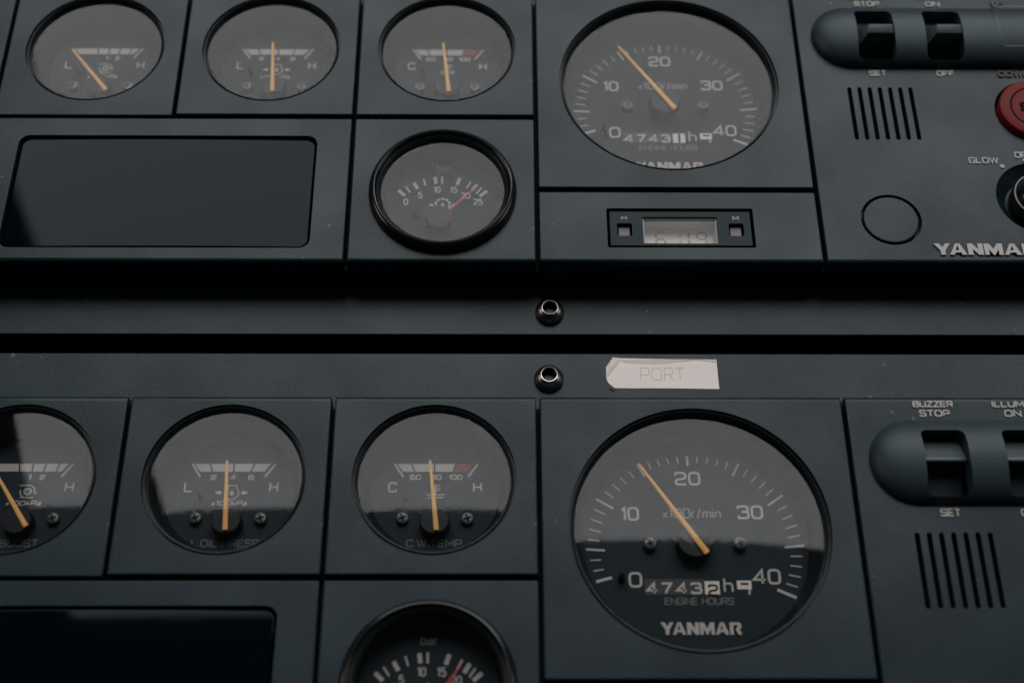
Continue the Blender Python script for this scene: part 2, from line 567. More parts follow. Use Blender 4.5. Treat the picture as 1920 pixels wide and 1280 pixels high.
def words(parent, name, m, items, **kw):
    """each word or number is a part of its own: items are (text, x0, x1, y0, y1, z, stroke[, height])"""
    for it in items:
        b_ = bmesh.new()
        text(b_, *it, **kw)
        obj(name, b_, m, parent, smooth=False)


# heavy extended logotype, each letter a set of solid outlines (unit height, wide)
LOGO = {
 'Y': (1.35, [[(0, 1), (.44, 1), (.70, .66), (.95, 1), (1.35, 1), (.88, .38), (.88, 0), (.50, 0), (.50, .38)]]),
 'A': (1.40, [[(0, 0), (.52, 1), (.76, 1), (.50, .40), (.62, .40), (.62, .20), (.44, .20), (.36, 0)],
              [(1.40, 0), (.90, 1), (.76, 1), (.70, .80), (.80, .40), (.62, .40), (.62, .20), (.92, .20), (1.0, 0)]]),
 'N': (1.25, [[(0, 0), (0, 1), (.40, 1), (.85, .48), (.85, 1), (1.25, 1), (1.25, 0), (.86, 0), (.40, .52), (.40, 0)]]),
 'M': (1.50, [[(0, 0), (0, 1), (.42, 1), (.75, .52), (1.08, 1), (1.50, 1), (1.50, 0), (1.14, 0), (1.14, .50), (.82, 0), (.68, 0), (.36, .50), (.36, 0)]]),
 'R': (1.25, [[(0, 0), (0, 1), (.95, 1), (1.16, .90), (1.22, .70), (1.16, .50), (1.0, .42), (1.25, 0), (.84, 0), (.62, .36),
               (.62, .56), (.78, .58), (.84, .68), (.78, .78), (.38, .78), (.38, 0)],
              [(.38, .36), (.38, .56), (.62, .56), (.62, .36)]]),
}


def poly_tri(bm, pts, z, h, mi=0):
    prism(bm, pts, z, z + h, mi)


def logo(bm, x0, x1, y0, y1, z, h):
    s = "YANMAR"
    gap = 0.10
    tot = sum(LOGO[c][0] for c in s) + gap * 5
    kx, ky = (x1 - x0) / tot, (y1 - y0)
    u = 0.0
    tot -= .22
    kx = (x1 - x0) / tot
    for i, c in enumerate(s):
        for q, pts in enumerate(LOGO[c][1]):
            poly_tri(bm, [(x0 + (u + px) * kx, y0 + py * ky) for px, py in pts], z, h + 0.01 * ((i + q) % 3))
        u += LOGO[c][0] + gap - (.22 if c == 'Y' else 0)
    bmesh.ops.triangulate(bm, faces=[f for f in bm.faces if len(f.verts) > 4])


def seg(bm, a, b, wd, z, h=0.0, mi=0):
    ribbon(bm, [a, b], wd, z, h, False, mi)


# ------------------------------------------------------------------ console behind everything
bm = bmesh.new()
box(bm, -600, 600, -420, 420, -62, -55)
o = obj("console_base", bm, VOID)
o["kind"] = "structure"

# two mounting plates with the dark slot between them
PX0, PX1 = -340, 340
def mounting_plate(y0, y1, label):
    bm = plate(PX0, PX1, y0, y1, -24, -20, rs=0.5, rt=0.5, rb=0.5, rc=1.0)
    o = obj("mounting_plate", bm, METAL_PLATE)
    tag(o, label, "mounting plate", "painted plates that carry the instruments")
    return o
mounting_plate(15.0, 215, "grey plate carrying the upper row of instruments, above the dark slot")
mounting_plate(-215, 5.5, "grey plate carrying the lower row of instruments, with the paper tag stuck on it")

# ------------------------------------------------------------------ layout of one instrument row (upper row coordinates)
A_, B_, C_, D_ = -158.4, -73.7, 11.6, 139.3
Z_ = -243.3
Y1_, Y2_ = 121.8, 80.06
TOP, BOT = 202.3, 40.2
GV, GH = 0.8, 1.0                          # half widths of the upright and level gaps


def cup(parent, r, zt, zb, cy=0.0, cx=0.0, cone=4.2):
    """dark well between the opening and the dial"""
    bm = bmesh.new()
    lathe(bm, [(r + 0.6, zb), (r + 0.6, zt), (r, zt), (r - cone, -12.5), (r - cone, zb)], cx, cy, 96)
    return obj("cup_wall", bm, CUP, parent)


def bezel_ring(parent, R, z=0.0, dark=LIP):
    """thin black shadow groove, then the rolled lip that holds the glass"""
    bm = bmesh.new()
    prof = [(R - 0.02, -6.0), (R - 0.02, -2.0), (R - 0.8, -2.0), (R - 0.85, -0.55), (R - 1.05, -0.35), (R - 1.3, -0.45), (R - 2.15, -1.9), (R - 2.15, -3.2), (R - 2.4, -5.8)]
    lathe(bm, prof, 0, 0, 128)
    return obj("bezel_ring", bm, dark, parent)


def dome_glass(parent, r, z, R=600.0):
    bm = bmesh.new()
    n = 12
    prof = []
    for k in range(n + 1):
        q = r * (1 - k / n)
        prof.append((q, z - q * q / (2 * R)))
    lathe(bm, prof, 0, 0, 96)
    return obj("glass", bm, GLASS, parent)


def cross_screw(parent, x, y, z, r=2.6, h=2.6):
    bm = bmesh.new()
    lathe(bm, [(r, z), (r, z + h * .7), (r * .85, z + h * .92), (r * .5, z + h), (0, z + h + .05)], x, y, 32)
    s = obj("screw", bm, SCREW, parent)
    bm = bmesh.new()
    a = radians(20)
    for k in range(2):
        d = (cos(a + k * pi / 2) * r * .62, sin(a + k * pi / 2) * r * .62)
        ribbon(bm, [(x - d[0], y - d[1]), (x + d[0], y + d[1])], .75, z + h - .5, .62 + .02 * k)
    obj("cross_slot", bm, VOID, s)
    return s


def needle_obj(parent, tip, tail, w0, w1, z, m, th=0.7):
    """tapered pointer from its wide tail to its narrow tip"""
    tip, tail = Vector(tip), Vector(tail)
    d = (tip - tail).normalized()
    n = Vector((-d.y, d.x))
    bm = bmesh.new()
    sec = []
    for t, wd in ((0.0, w0 * .86), (0.012, w0), (0.985, w1), (1.0, w1 * .6)):
        c = tail.lerp(tip, t)
        pr = [(-wd / 2, 0), (wd / 2, 0), (wd / 2, th * .55), (wd * .22, th), (-wd * .22, th), (-wd / 2, th * .55)]
        sec.append([bm.verts.new((c.x + n.x * a, c.y + n.y * a, z + b)) for a, b in pr])
    for a, b in zip(sec, sec[1:]):
        for i in range(6):
            j = (i + 1) % 6
            bm.faces.new((a[i], a[j], b[j], b[i]))
    bm.faces.new(sec[0][::-1]); bm.faces.new(sec[-1])
    bmesh.ops.recalc_face_normals(bm, faces=bm.faces)
    return obj("needle", bm, m, parent, smooth=False)


def peg(parent, x, y, z0, z1, r=1.1):
    bm = bmesh.new()
    lathe(bm, [(r, z0), (r, z0 + 2.2), (r * .5, z0 + 3.0), (r * .42, z1 - .3), (r * .3, z1), (0, z1)], x, y, 20)
    return obj("stop_pin", bm, HUB, parent)


DZ = -18.0        # small dial plane


# --- pictograms -------------------------------------------------------------
def arc(cx, cy, r, a0, a1, n=18):
    return [(cx + r * cos(radians(a0 + (a1 - a0) * k / n)), cy + r * sin(radians(a0 + (a1 - a0) * k / n))) for k in range(n + 1)]


def arrow(bm, x, y, dx, z, mi=0, s=1.0):
    """solid arrow pointing in dx"""
    p = [(x - 1.3 * dx * s, y - .45 * s), (x, y - .45 * s), (x, y - 1.15 * s), (x + 1.5 * dx * s, y), (x, y + 1.15 * s), (x, y + .45 * s), (x - 1.3 * dx * s, y + .45 * s)]
    prism(bm, p, z, z + .05, mi)


def drop(bm, x, y, z, s=1.0, mi=0):
    pts = [(x, y + 1.7 * s)] + arc(x, y - .2 * s, .85 * s, 30, -210, 14)
    prism(bm, pts, z, z + .05, mi)


def oil_symbol(bm, z):
    ribbon(bm, rounded([(-1.5, 3.6), (-1.5, 4.7), (1.9, 4.7), (1.9, 3.6)], .2, False), .42, z)
    ribbon(bm, arc(.2, 1.1, 2.75, 52, -232, 30), .42, z + .012)
    drop(bm, .1, 1.2, z, 1.0)
    arrow(bm, -5.3, 1.4, 1, z)
    arrow(bm, 5.3, 1.4, -1, z)


def turbo_symbol(bm, z):
    ribbon(bm, [(-3.4, 4.7), (.6, 4.7)] + arc(.6, 2.1, 2.6, 88, -20, 14), .4, z)
    ribbon(bm, [(3.0, 1.2), (4.3, 1.2)], .4, z + .012)
    ribbon(bm, [(-2.4, -.8), (3.2, -.8)] , .4, z)
    ribbon(bm, arc(.2, 1.9, 2.9, 165, 240, 8), .4, z + .012)
    for k in range(8):
        a = 45 * k
        ribbon(bm, [(.4 + .7 * cos(radians(a)), 1.9 + .7 * sin(radians(a))), (.4 + 1.3 * cos(radians(a + 14)), 1.9 + 1.3 * sin(radians(a + 14))),
                    (.4 + 1.85 * cos(radians(a + 48)), 1.9 + 1.85 * sin(radians(a + 48)))], .42, z + .012 * (k % 3))


def temp_symbol(bm, z):
    ribbon(bm, [(-.2, 5.3), (-.2, 1.2)], .6, z)
    for k in range(3):
        ribbon(bm, [(.1, 4.7 - 1.1 * k), (1.9, 4.7 - 1.1 * k)], .4, z)
    prism(bm, circ(-.2, .7, .75, 20), z, z + .05)
    for yy, x0, x1 in ((.55, -3.9, -1.3), (.55, .9, 3.5), (-.75, -3.3, 3.1)):
        n = 10
        ribbon(bm, [(x0 + (x1 - x0) * k / n, yy + .28 * sin(6.0 * (x0 + (x1 - x0) * k / n) / 2.0)) for k in range(n + 1)], .4, z + .012)


def small_gauge(parent, kind, tip, tail):
    R = 33.3
    bezel_ring(parent, R)
    cup(parent, 31.1, -3.1, DZ - .4)
    bm = bmesh.new()
    lathe(bm, [(31.9, DZ - 1.0), (31.9, DZ), (0, DZ)], 0, 0, 64)
    dial = obj("dial", bm, DIAL, parent)
    z = DZ + .05
    # scale: white block bar between two slanted end strokes
    bm = bmesh.new()
    g = .35
    ends = [(-16.6, -13.9), (15.9, 13.2)]
    cuts = {'oil': [(-10.1, -8.8), (0, 0), (8.4, 7.3)], 'temp': [(-10.4, -9.0), (-.8, -.7), (8.2, 7.1)],
            'boost': [(-11.2, -10.3), (-5.2, -4.8), (.7, .7), (6.1, 5.6), (11.7, 10.9)]}[kind]
    if kind == 'boost':
        cuts = [(-5.0, -4.5), (.7, .7), (6.1, 5.6), (11.7, 10.9)]
    edge = [ends[0]] + cuts + [ends[1]]
    for i, (a, b) in enumerate(zip(edge, edge[1:])):
        mi = 1 if (kind == 'temp' and i == len(edge) - 2) else 0
        gl = g if i else 0
        prism(bm, [(a[0] + gl, 14.6), (b[0] - g, 14.6), (b[1] - g, 11.0), (a[1] + gl, 11.0)], z, z + .05, mi)
    seg(bm, (-17.6, 14.6), (-13.7, 8.6), .9, z + .02)
    seg(bm, (17.4, 14.6), (13.3, 8.6), .9, z + .02)
    obj("scale_bar", bm, [PRINT, PRINT_RED], dial, smooth=False)
    left = 'C' if kind == 'temp' else 'L'
    its = [(left, -19.9, -16.3, 1.7, 6.2, z, .62), ('H', 15.5, 19.2, 1.7, 6.2, z, .62)]
    words(dial, "end_letter", PRINT, its)
    if kind == 'oil':
        its = [(s, x - 1.25, x + 1.25, 7.2, 9.6, z, .48) for s, x in (('2', -8.1), ('4', .0), ('6', 7.6))]
    elif kind == 'temp':
        its = [('60', -10.9, -6.2, 7.3, 9.7, z, .48), ('80', -2.4, 2.2, 7.3, 9.7, z, .48), ('100', 5.2, 11.0, 7.3, 9.7, z, .48)]
    else:
        its = [('1', -.4, .8, 7.2, 9.6, z, .48), ('2', 4.3, 6.5, 7.2, 9.6, z, .48)]
    words(dial, "numeral", PRINT, its)
    bm = bmesh.new()
    if kind == 'oil': oil_symbol(bm, z)
    elif kind == 'temp': temp_symbol(bm, z)
    else: turbo_symbol(bm, z)
    if kind != 'temp':
        words(dial, "unit_lettering", PRINT, [('x100kPa', -8.0, 6.6, -4.4, -2.2, z, .34)], slant=.25)
    obj("symbol", bm, PRINT, dial, smooth=False)
    bm = bmesh.new()
    t = {'oil': ('L.OIL PRESS', -14.3, 13.3), 'temp': ('C.W.TEMP', -11.6, 11.2), 'boost': ('BOOST', -7.4, 8.4)}[kind]
    text(bm, t[0], t[1], t[2], -22.7, -19.4, z, .42)
    obj("caption", bm, CAPTION, dial, smooth=False)
    cross_screw(parent, -13.4, -10.7, DZ)
    cross_screw(parent, 13.3, -10.9, DZ)
    peg(parent, -12.3, -1.6, DZ, -11.5)
    bm = bmesh.new()
    lathe(bm, [(6.2, DZ), (6.1, -12.2), (5.7, -11.7), (0, -11.6)], 0, -13.2, 48)
    obj("needle_hub", bm, HUB, parent)
    needle_obj(parent, tip, tail, 2.1, 1.15, -11.2, NEEDLE)
    dome_glass(parent, 31.2, -1.9)


def gauge_module(x0, x1, y0, y1, loc, cy, kind, tip, tail, label, ybot_extra=0.0):
    """tile with a round opening; all coordinates relative to the gauge centre"""
    t = thing("gauge_module", label, "gauge", loc, "small round engine gauges with orange needles")
    bm = plate(x0, x1, y0, y1, -19.95, 0, rs=.7, rt=3.0, rb=.7, rc=1.0, cutters=[(circ(0, 0, 33.35), -30, 5)])
    obj("face_plate", bm, PLASTIC, t)
    small_gauge(t, kind, tip, tail)
    return t


def tach_module(loc, tip, tail, label, row):
    """the big rev counter; centre of its opening at the origin"""
    t = thing("rev_counter", label, "rev counter", loc, "large rev counters")
    x0, x1 = C_ + GV - 75.62, D_ - GV - 75.62
    y0, y1 = Y2_ + GH - 143.48, TOP - 143.48
    bm = plate(x0, x1, y0, y1, -19.95, 0, rs=.7, rt=3.0, rb=.7, rc=1.0, cutters=[(circ(0, 0, 52.5, 128), -30, 5)])
    obj("face_plate", bm, PLASTIC, t)
    bezel_ring(t, 52.45)
    zt = -19.0
    cup(t, 50.25, -3.1, zt - .4, cone=3.6)
    bm = bmesh.new()
    lathe(bm, [(51.0, zt - .9), (51.0, zt), (0, zt)], 0, 0, 96)
    dial = obj("dial", bm, DIAL, t)
    z = zt + .05
    # graduations: measured angle, outer and inner radius about the dial centre (0,-5.2)
    K = [(195.3, 42.4, 35.7), (176.5, 44.7, 37.0), (147.7, 47.0, 38.6), (118.2, 46.2, 39.9), (90.8, 44.7, 40.2),
         (63.0, 46.2, 39.9), (34.9, 46.8, 38.7), (5.6, 45.2, 37.1), (-24.5, 43.4, 35.3)]
    bm = bmesh.new()
    for i, (a, ro, ri) in enumerate(K):
        c, s = cos(radians(a)), sin(radians(a))
        wd = 1.15 if i in (0, 8) else (1.0 if i % 2 == 0 else .9)
        seg(bm, (ro * c, -5.2 + ro * s), (ri * c, -5.2 + ri * s), wd, z)
        if i < 8:
            b, rob, rib = K[i + 1]
            nm = 3 if i == 0 else 5
            for k in range(1, nm):
                f = k / nm
                aa, r1, r2 = a + (b - a) * f, ro + (rob - ro) * f, ri + (rib - ri) * f
                mid, hl = (r1 + r2) / 2 + .6, (r1 - r2) * .30
                c, s = cos(radians(aa)), sin(radians(aa))
                seg(bm, ((mid + hl) * c, -5.2 + (mid + hl) * s), ((mid - hl) * c, -5.2 + (mid - hl) * s), .5, z)
    obj("graduations", bm, PRINT, dial, smooth=False)
    words(dial, "numeral", PRINT, [('0', -27.8, -22.3, -18.9, -12.3, z, .95), ('10', -29.8, -22.2, 10.1, 16.3, z, .95),
          ('20', -6.5, 4.4, 26.0, 32.3, z, .95), ('30', 18.6, 29.4, 10.8, 17.0, z, .95), ('40', 22.5, 34.0, -17.6, -11.0, z, .95)])
    words(dial, "unit_lettering", PRINT_DIM, [('x100r/min', -12.5, 11.8, 11.2, 15.6, z, .55)])
    words(dial, "caption", CAPTION, [('ENGINE HOURS', -13.7, 14.2, -26.2, -23.1, z, .42)])
    bm = bmesh.new()
    text(bm, 'h', 10.5, 14.4, -21.0, -14.7, z, .75)
    obj("hour_mark", bm, PRINT, dial, smooth=False)
    bm = bmesh.new()
    logo(bm, -15.9, 16.4, -38.5, -33.5, z, .08)
    obj("maker_logo", bm, PRINT, dial, smooth=False)
    # hour counter: dark wheels, one white wheel, and a separate white tenths wheel
    bm = bmesh.new()
    box(bm, -21.4, 2.7, -21.9, -15.3, zt - .2, zt + .04)
    for k in range(4):
        box(bm, -21.2 + 6 * k, -15.6 + 6 * k, -21.7, -15.5, zt, zt + .10)
    cnt = obj("hour_counter", bm, pbr("counter_wheel", (0.035, 0.036, 0.04), .5, spec=.3), t, smooth=False)
    bm = bmesh.new()
    for k, s in enumerate('4743'):
        text(bm, s, -20.9 + 6 * k, -16.3 + 6 * k, -21.7, -16.7, zt + .12, .95)
    obj("counter_digits", bm, PRINT, cnt, smooth=False)
    bm = bmesh.new()
    box(bm, 2.9, 8.8, -21.8, -16.2, zt, zt + .12)
    box(bm, 16.0, 21.8, -19.6, -16.0, zt, zt + .12)
    wh = obj("white_wheel", bm, WHEEL_WHITE, cnt, smooth=False)
    bm = bmesh.new()
    if row == 0:
        seg(bm, (5.9, -16.4), (5.9, -21.7), 1.0, zt + .2)
    else:
        text(bm, '2', 4.1, 8.2, -22.6, -17.6, zt + .2, .85)
    seg(bm, (17.4, -17.4), (20.6, -17.4), .9, zt + .2)
    obj("wheel_digit", bm, VOID, cnt, smooth=False)
    bm = bmesh.new()
    seg(bm, (21.2, -18.0), (20.6, -21.9), .8, zt + .1)
    obj("tenths_digit", bm, PRINT, cnt, smooth=False)
    cross_screw(t, -18.5, -1.0, zt, 2.7, 3.4)
    cross_screw(t, 18.4, -.9, zt, 2.7, 3.4)
    peg(t, -30.7, -15.4, zt, -11.5, 1.5)
    bm = bmesh.new()
    lathe(bm, [(7.5, zt), (7.3, -12.6), (6.9, -12.0), (0, -11.9)], -.6, -1.2, 64)
    obj("needle_hub", bm, HUB, t)
    needle_obj(t, tip, tail, 2.5, 1.15, -11.4, NEEDLE)
    dome_glass(t, 50.35, -1.3)
    return t


def bar_module(loc, tip, label):
    """oil pressure gauge in bar with a thick glossy black ring standing on its tile; origin at the ring centre"""
    t = thing("pressure_gauge", label, "pressure gauge", loc, "round pressure gauges marked bar")
    x0, x1 = B_ + GV + 31.2, C_ - GV + 31.2
    y0, y1 = BOT - 78.6, Y1_ - GH - 78.6
    bm = plate(x0, x1, y0, y1, -19.95, 0, rs=.7, rt=.9, rb=2.2, rc=1.0, cutters=[(circ(0, 0, 31.0), -30, 5)])
    obj("face_plate", bm, PLASTIC, t)
    bm = bmesh.new()
    lathe(bm, [(33.7, -.5), (33.7, .8), (33.4, 2.6), (32.7, 4.0), (31.7, 4.7), (31.1, 4.9), (30.6, 4.75), (30.2, 4.3), (29.6, 3.4)], 0, 0, 128)
    br = obj("bezel_ring", bm, BLACK_GLOSS, t)
    bm = bmesh.new()
    lathe(bm, [(29.6, 3.4), (29.3, 3.25), (29.0, 2.95), (28.4, 2.0), (28.1, 1.6), (28.0, -2.0)], 0, 0, 128)
    obj("inner_lip", bm, LIP, br)
    zt = -11.0
    bm = bmesh.new()
    lathe(bm, [(29.0, zt - .4), (29.0, -1.9), (27.95, -1.9), (27.6, zt - .4)], 0, 0, 96)
    obj("cup_wall", bm, CUP, t)
    bm = bmesh.new()
    lathe(bm, [(28.6, zt - .9), (28.6, zt), (0, zt)], 0, 0, 64)
    dial = obj("dial", bm, DIAL, t)
    z = zt + .05
    bm = bmesh.new()
    for a, b, wd in (((-21.1, 8.7), (-17.9, 5.5), 1.7), ((-17.9, 10.9), (-15.6, 7.4), .8), ((-14.1, 13.1), (-12.1, 9.5), 1.7),
                     ((-9.6, 15.2), (-8.4, 11.3), .8), ((-4.2, 16.4), (-3.7, 12.4), 1.7), ((-1.0, 16.7), (-.9, 12.4), .9),
                     ((7.4, 15.9), (6.1, 11.8), 1.7), ((12.5, 13.8), (10.5, 10.0), .8), ((15.4, 12.2), (13.2, 8.6), 1.7),
                     ((17.6, 10.4), (15.2, 6.9), .8), ((20.1, 8.6), (16.7, 5.4), 1.7)):
        seg(bm, a, b, wd, z)
    obj("graduations", bm, PRINT, dial, smooth=False)
    for s, x, y, wd in (('0', -17.4, 2.2, 2.2), ('5', -10.9, 6.0, 2.2), ('10', -3.2, 9.0, 3.5), ('15', 4.5, 8.9, 3.7), ('20', 10.2, 5.7, 4.4), ('25', 15.9, 2.3, 4.5)):
        words(dial, "numeral", PRINT, [(s, x - wd / 2, x + wd / 2, y - 1.85, y + 1.85, z, .56)], font=G, gap=.2)
    bm = bmesh.new()
    text(bm, 'bar', -3.8, 3.0, 19.7, 23.5, z, .45)
    obj("unit_lettering", bm, PRINT_DIM, dial, smooth=False)
    bm = bmesh.new()
    ribbon(bm, arc(-.4, .6, 3.1, -35, 215, 26), .5, z)
    for k in range(7):
        a = radians(-18 + 36 * k)
        seg(bm, (-.4 + 3.2 * cos(a), .6 + 3.2 * sin(a)), (-.4 + 4.1 * cos(a), .6 + 4.1 * sin(a)), .75, z + .012)
    drop(bm, -.4, .3, z, .95)
    arrow(bm, -5.6, .4, 1, z, s=.85)
    arrow(bm, 4.9, .4, -1, z, s=.85)
    obj("symbol", bm, PRINT, dial, smooth=False)
    peg(t, -11.8, -6.0, zt, -7.5, 1.6)
    bm = bmesh.new()
    lathe(bm, [(6.2, zt), (6.1, -6.4), (5.9, -6.0), (0, -5.95)], -1.7, -9.3, 64)
    obj("needle_hub", bm, HUB, t)
    d = (Vector(tip) - Vector((-1.7, -9.3))).normalized()
    needle_obj(t, tip, Vector((-1.7, -9.3)) + d * 5.0, 1.0, .5, -7.6, NEEDLE_RED, .5)
    dome_glass(t, 28.05, .7, 6000)
    return t


def display_module(loc, label):
    """blank cover with a wide dark screen; origin at the screen centre"""
    t = thing("display_module", label, "display", loc, "wide blank screens")
    cx, cy = -158.9, 79.05
    x0, x1 = Z_ + GV - cx, B_ - GV - cx
    y0, y1 = BOT - cy, Y1_ - GH - cy
    hx, hy = 69.1, 31.3
    bm = plate(x0, x1, y0, y1, -19.95, 0, rs=.7, rt=.9, rb=2.2, rc=1.0, cutters=[(rrect(-hx, hx, -hy, hy, 5.0, 8), -30, 5)])
    obj("face_plate", bm, PLASTIC, t)
    bm = bmesh.new()
    prism(bm, rrect(-hx - 1, hx + 1, -hy - 1, hy + 1, 5.5, 8), -12, -8)
    obj("screen_well", bm, VOID, t)
    bm = bmesh.new()
    prism(bm, rrect(-hx + 1.3, hx - 1.3, -hy + 1.3, hy - 1.3, 4.2, 8), -8, -.55)
    bm.normal_update()
    bmesh.ops.bevel(bm, geom=[e for e in bm.edges if all(v.co.z > -.56 for v in e.verts)], offset=.4, segments=3, profile=.5, affect='EDGES')
    for k in range(-12, 13):               # the acrylic bulges very slightly
        bmesh.ops.bisect_plane(bm, geom=bm.verts[:] + bm.edges[:] + bm.faces[:], plane_co=(0, k * 2.4, 0), plane_no=(0, 1, 0))
    for k in range(-14, 15):
        bmesh.ops.bisect_plane(bm, geom=bm.verts[:] + bm.edges[:] + bm.faces[:], plane_co=(k * 4.7, 0, 0), plane_no=(1, 0, 0))
    for v in bm.verts:
        if v.co.z > -2:
            v.co.z -= v.co.y ** 2 / (2 * 1370.0) + v.co.x ** 2 / (2 * 2800.0)
    for f in bm.faces:
        f.smooth = True
    bm.normal_update()
    for e in bm.edges:
        e.smooth = not (len(e.link_faces) == 2 and e.calc_face_angle(0) > radians(8))
    sh_ = obj("screen", bm, SCREEN, t, smooth=False)
    return t


SEG7 = {'6': 'afgedc', '1': 'bc', '9': 'abcdfg'}


def clock_module(loc, label, shows=True):
    t = thing("clock_module", label, "clock", loc, "digital clocks under the rev counters")
    cx, cy = 76.0, 59.0
    x0, x1 = C_ + GV - cx, D_ - GV - cx
    y0, y1 = BOT - cy, Y2_ - GH - cy
    hx, hy = 33.1, 10.65
    bm = plate(x0, x1, y0, y1, -19.95, 0, rs=.7, rt=.9, rb=2.2, rc=1.0, cutters=[(rrect(-hx, hx, -hy, hy, .9, 4), -30, 5)])
    obj("face_plate", bm, PLASTIC, t)
    bm = plate(-hx + 1.2, hx - 1.2, -hy + 1.3, hy - 1.2, -16, -.6, rs=.35, rt=.35, rb=.35, rc=.6,
               cutters=[(rrect(-16.9, 16.6, -8.0, 6.3, .3, 3), -30, 5), (rrect(-28.6, -21.8, -3.9, 2.9, .9, 4), -30, 5),
                        (rrect(21.7, 28.5, -3.9, 2.9, .9, 4), -30, 5)])
    bd = obj("clock_body", bm, CLOCK_BODY, t)
    bm = bmesh.new()
    prism(bm, rrect(-hx - 1, hx + 1, -hy - 1, hy + 1, .9, 3), -19.9, -16.1)
    obj("back_cover", bm, VOID, bd)
    # the display sits at the bottom of a pale well
    bm = bmesh.new()
    for a, b, c, d in ((-16.85, -16.2, -7.95, 6.25), (15.9, 16.55, -7.95, 6.25), (-16.2, 15.9, 5.6, 6.25), (-16.2, 15.9, -7.95, -7.3)):
        box(bm, a, b, c, d, -12, -1.6)
    obj("display_surround", bm, LCD_WALL, t, smooth=False)
    bm = bmesh.new()
    box(bm, -16.1, 15.8, -7.2, 5.5, -10.6, -9.4)
    lc = obj("clock_display", bm, LCD, t, smooth=False)
    bm = bmesh.new()

    def digit(ch, x, y, w_, h_):
        s_ = {'a': ((x, y + h_), (x + w_, y + h_)), 'g': ((x, y + h_ / 2), (x + w_, y + h_ / 2)), 'd': ((x, y), (x + w_, y)),
              'f': ((x, y + h_ / 2), (x, y + h_)), 'b': ((x + w_, y + h_ / 2), (x + w_, y + h_)), 'e': ((x, y), (x, y + h_ / 2)), 'c': ((x + w_, y), (x + w_, y + h_ / 2))}
        for k in SEG7[ch]:
            (ax, ay), (bx, by) = s_[k]
            lx, ly = bx - ax, by - ay
            L_ = hypot(lx, ly)
            ax += lx / L_ * .35; ay += ly / L_ * .35; bx -= lx / L_ * .35; by -= ly / L_ * .35
            ribbon(bm, [(ax, ay), (bx, by)], 1.05, -9.36)
    digit('6', -10.1, -3.6, 4.0, 7.4)
    digit('1', 1.2, -3.6, 3.6, 7.4)
    digit('9', 8.7, -3.6, 4.0, 7.4)
    for yy in (-1.5, 1.6):
        seg(bm, (.7, yy - .45), (.7, yy + .45), .9, -9.34)
    obj("clock_digits", bm, LCD_INK, lc, smooth=False)
    bm = bmesh.new()
    prism(bm, rrect(-16.1, 15.8, -7.2, 5.5, .1, 2), -2.3, -2.25)
    bmesh.ops.delete(bm, geom=[f for f in bm.faces if f.calc_center_median().z < -2.2501], context='FACES_ONLY')
    obj("window_pane", bm, GLASS, t, smooth=False)
    for x in (-25.2, 25.1):
        bm = plate(x - 2.55, x + 2.55, -3.1, 2.1, -14, -2.6, rs=.3, rt=.3, rb=.3, rc=.5)
        obj("push_key", bm, KEYCAP, t)
    words(t, "key_letter", RAISED, [('H', -26.4, -24.0, 4.6, 6.9, -.6, .38, .1), ('M', 23.8, 26.6, 4.5, 6.8, -.6, .38, .1)])
    return t


def rocker(parent, x, yc, pos):
    """rocker switch filling an 18 x 29 mm opening"""
    hw = 8.7
    bm = bmesh.new()
    if pos == 'up':
        base = [(14.2, -12), (14.2, -.2), (8, 1.0), (0, 3.0), (-6.7, 1.0), (-7.2, -3.5), (-14.2, -7.0), (-14.2, -12)]
    else:
        base = [(14.2, -12), (14.2, -1.2), (6, 2.6), (.6, 5.6), (-.4, 5.9), (-1.2, 5.5), (-2.6, -2.5), (-14.2, -7.5), (-14.2, -12)]
    a = [bm.verts.new((x - hw, yc + y, z)) for y, z in base]
    b = [bm.verts.new((x + hw, yc + y, z)) for y, z in base]
    bm.faces.new(a); bm.faces.new(b[::-1])
    for i in range(len(base)):
        j = (i + 1) % len(base)
        bm.faces.new((a[i], b[i], b[j], a[j]))
    if pos == 'up':
        # finger paddle with a slanted left cheek
        pf = [(5.5, .5), (-.4, 11.8), (-4.6, 10.4), (-6.9, .6), (-6.9, -2.0)]
        ca = [bm.verts.new((x - hw + .05 + max(0.0, z) * .40, yc + y, z)) for y, z in pf]
        cb_ = [bm.verts.new((x + hw - .05 - max(0.0, z) * .08, yc + y, z)) for y, z in pf]
        bm.faces.new(ca); bm.faces.new(cb_[::-1])
        for i in range(len(pf)):
            j = (i + 1) % len(pf)
            bm.faces.new((ca[i], cb_[i], cb_[j], ca[j]))
    bmesh.ops.recalc_face_normals(bm, faces=bm.faces)
    bmesh.ops.bevel(bm, geom=bm.edges[:], offset=.3, segments=2, profile=.5, affect='EDGES')
    return obj("rocker_switch", bm, ROCKER, parent)


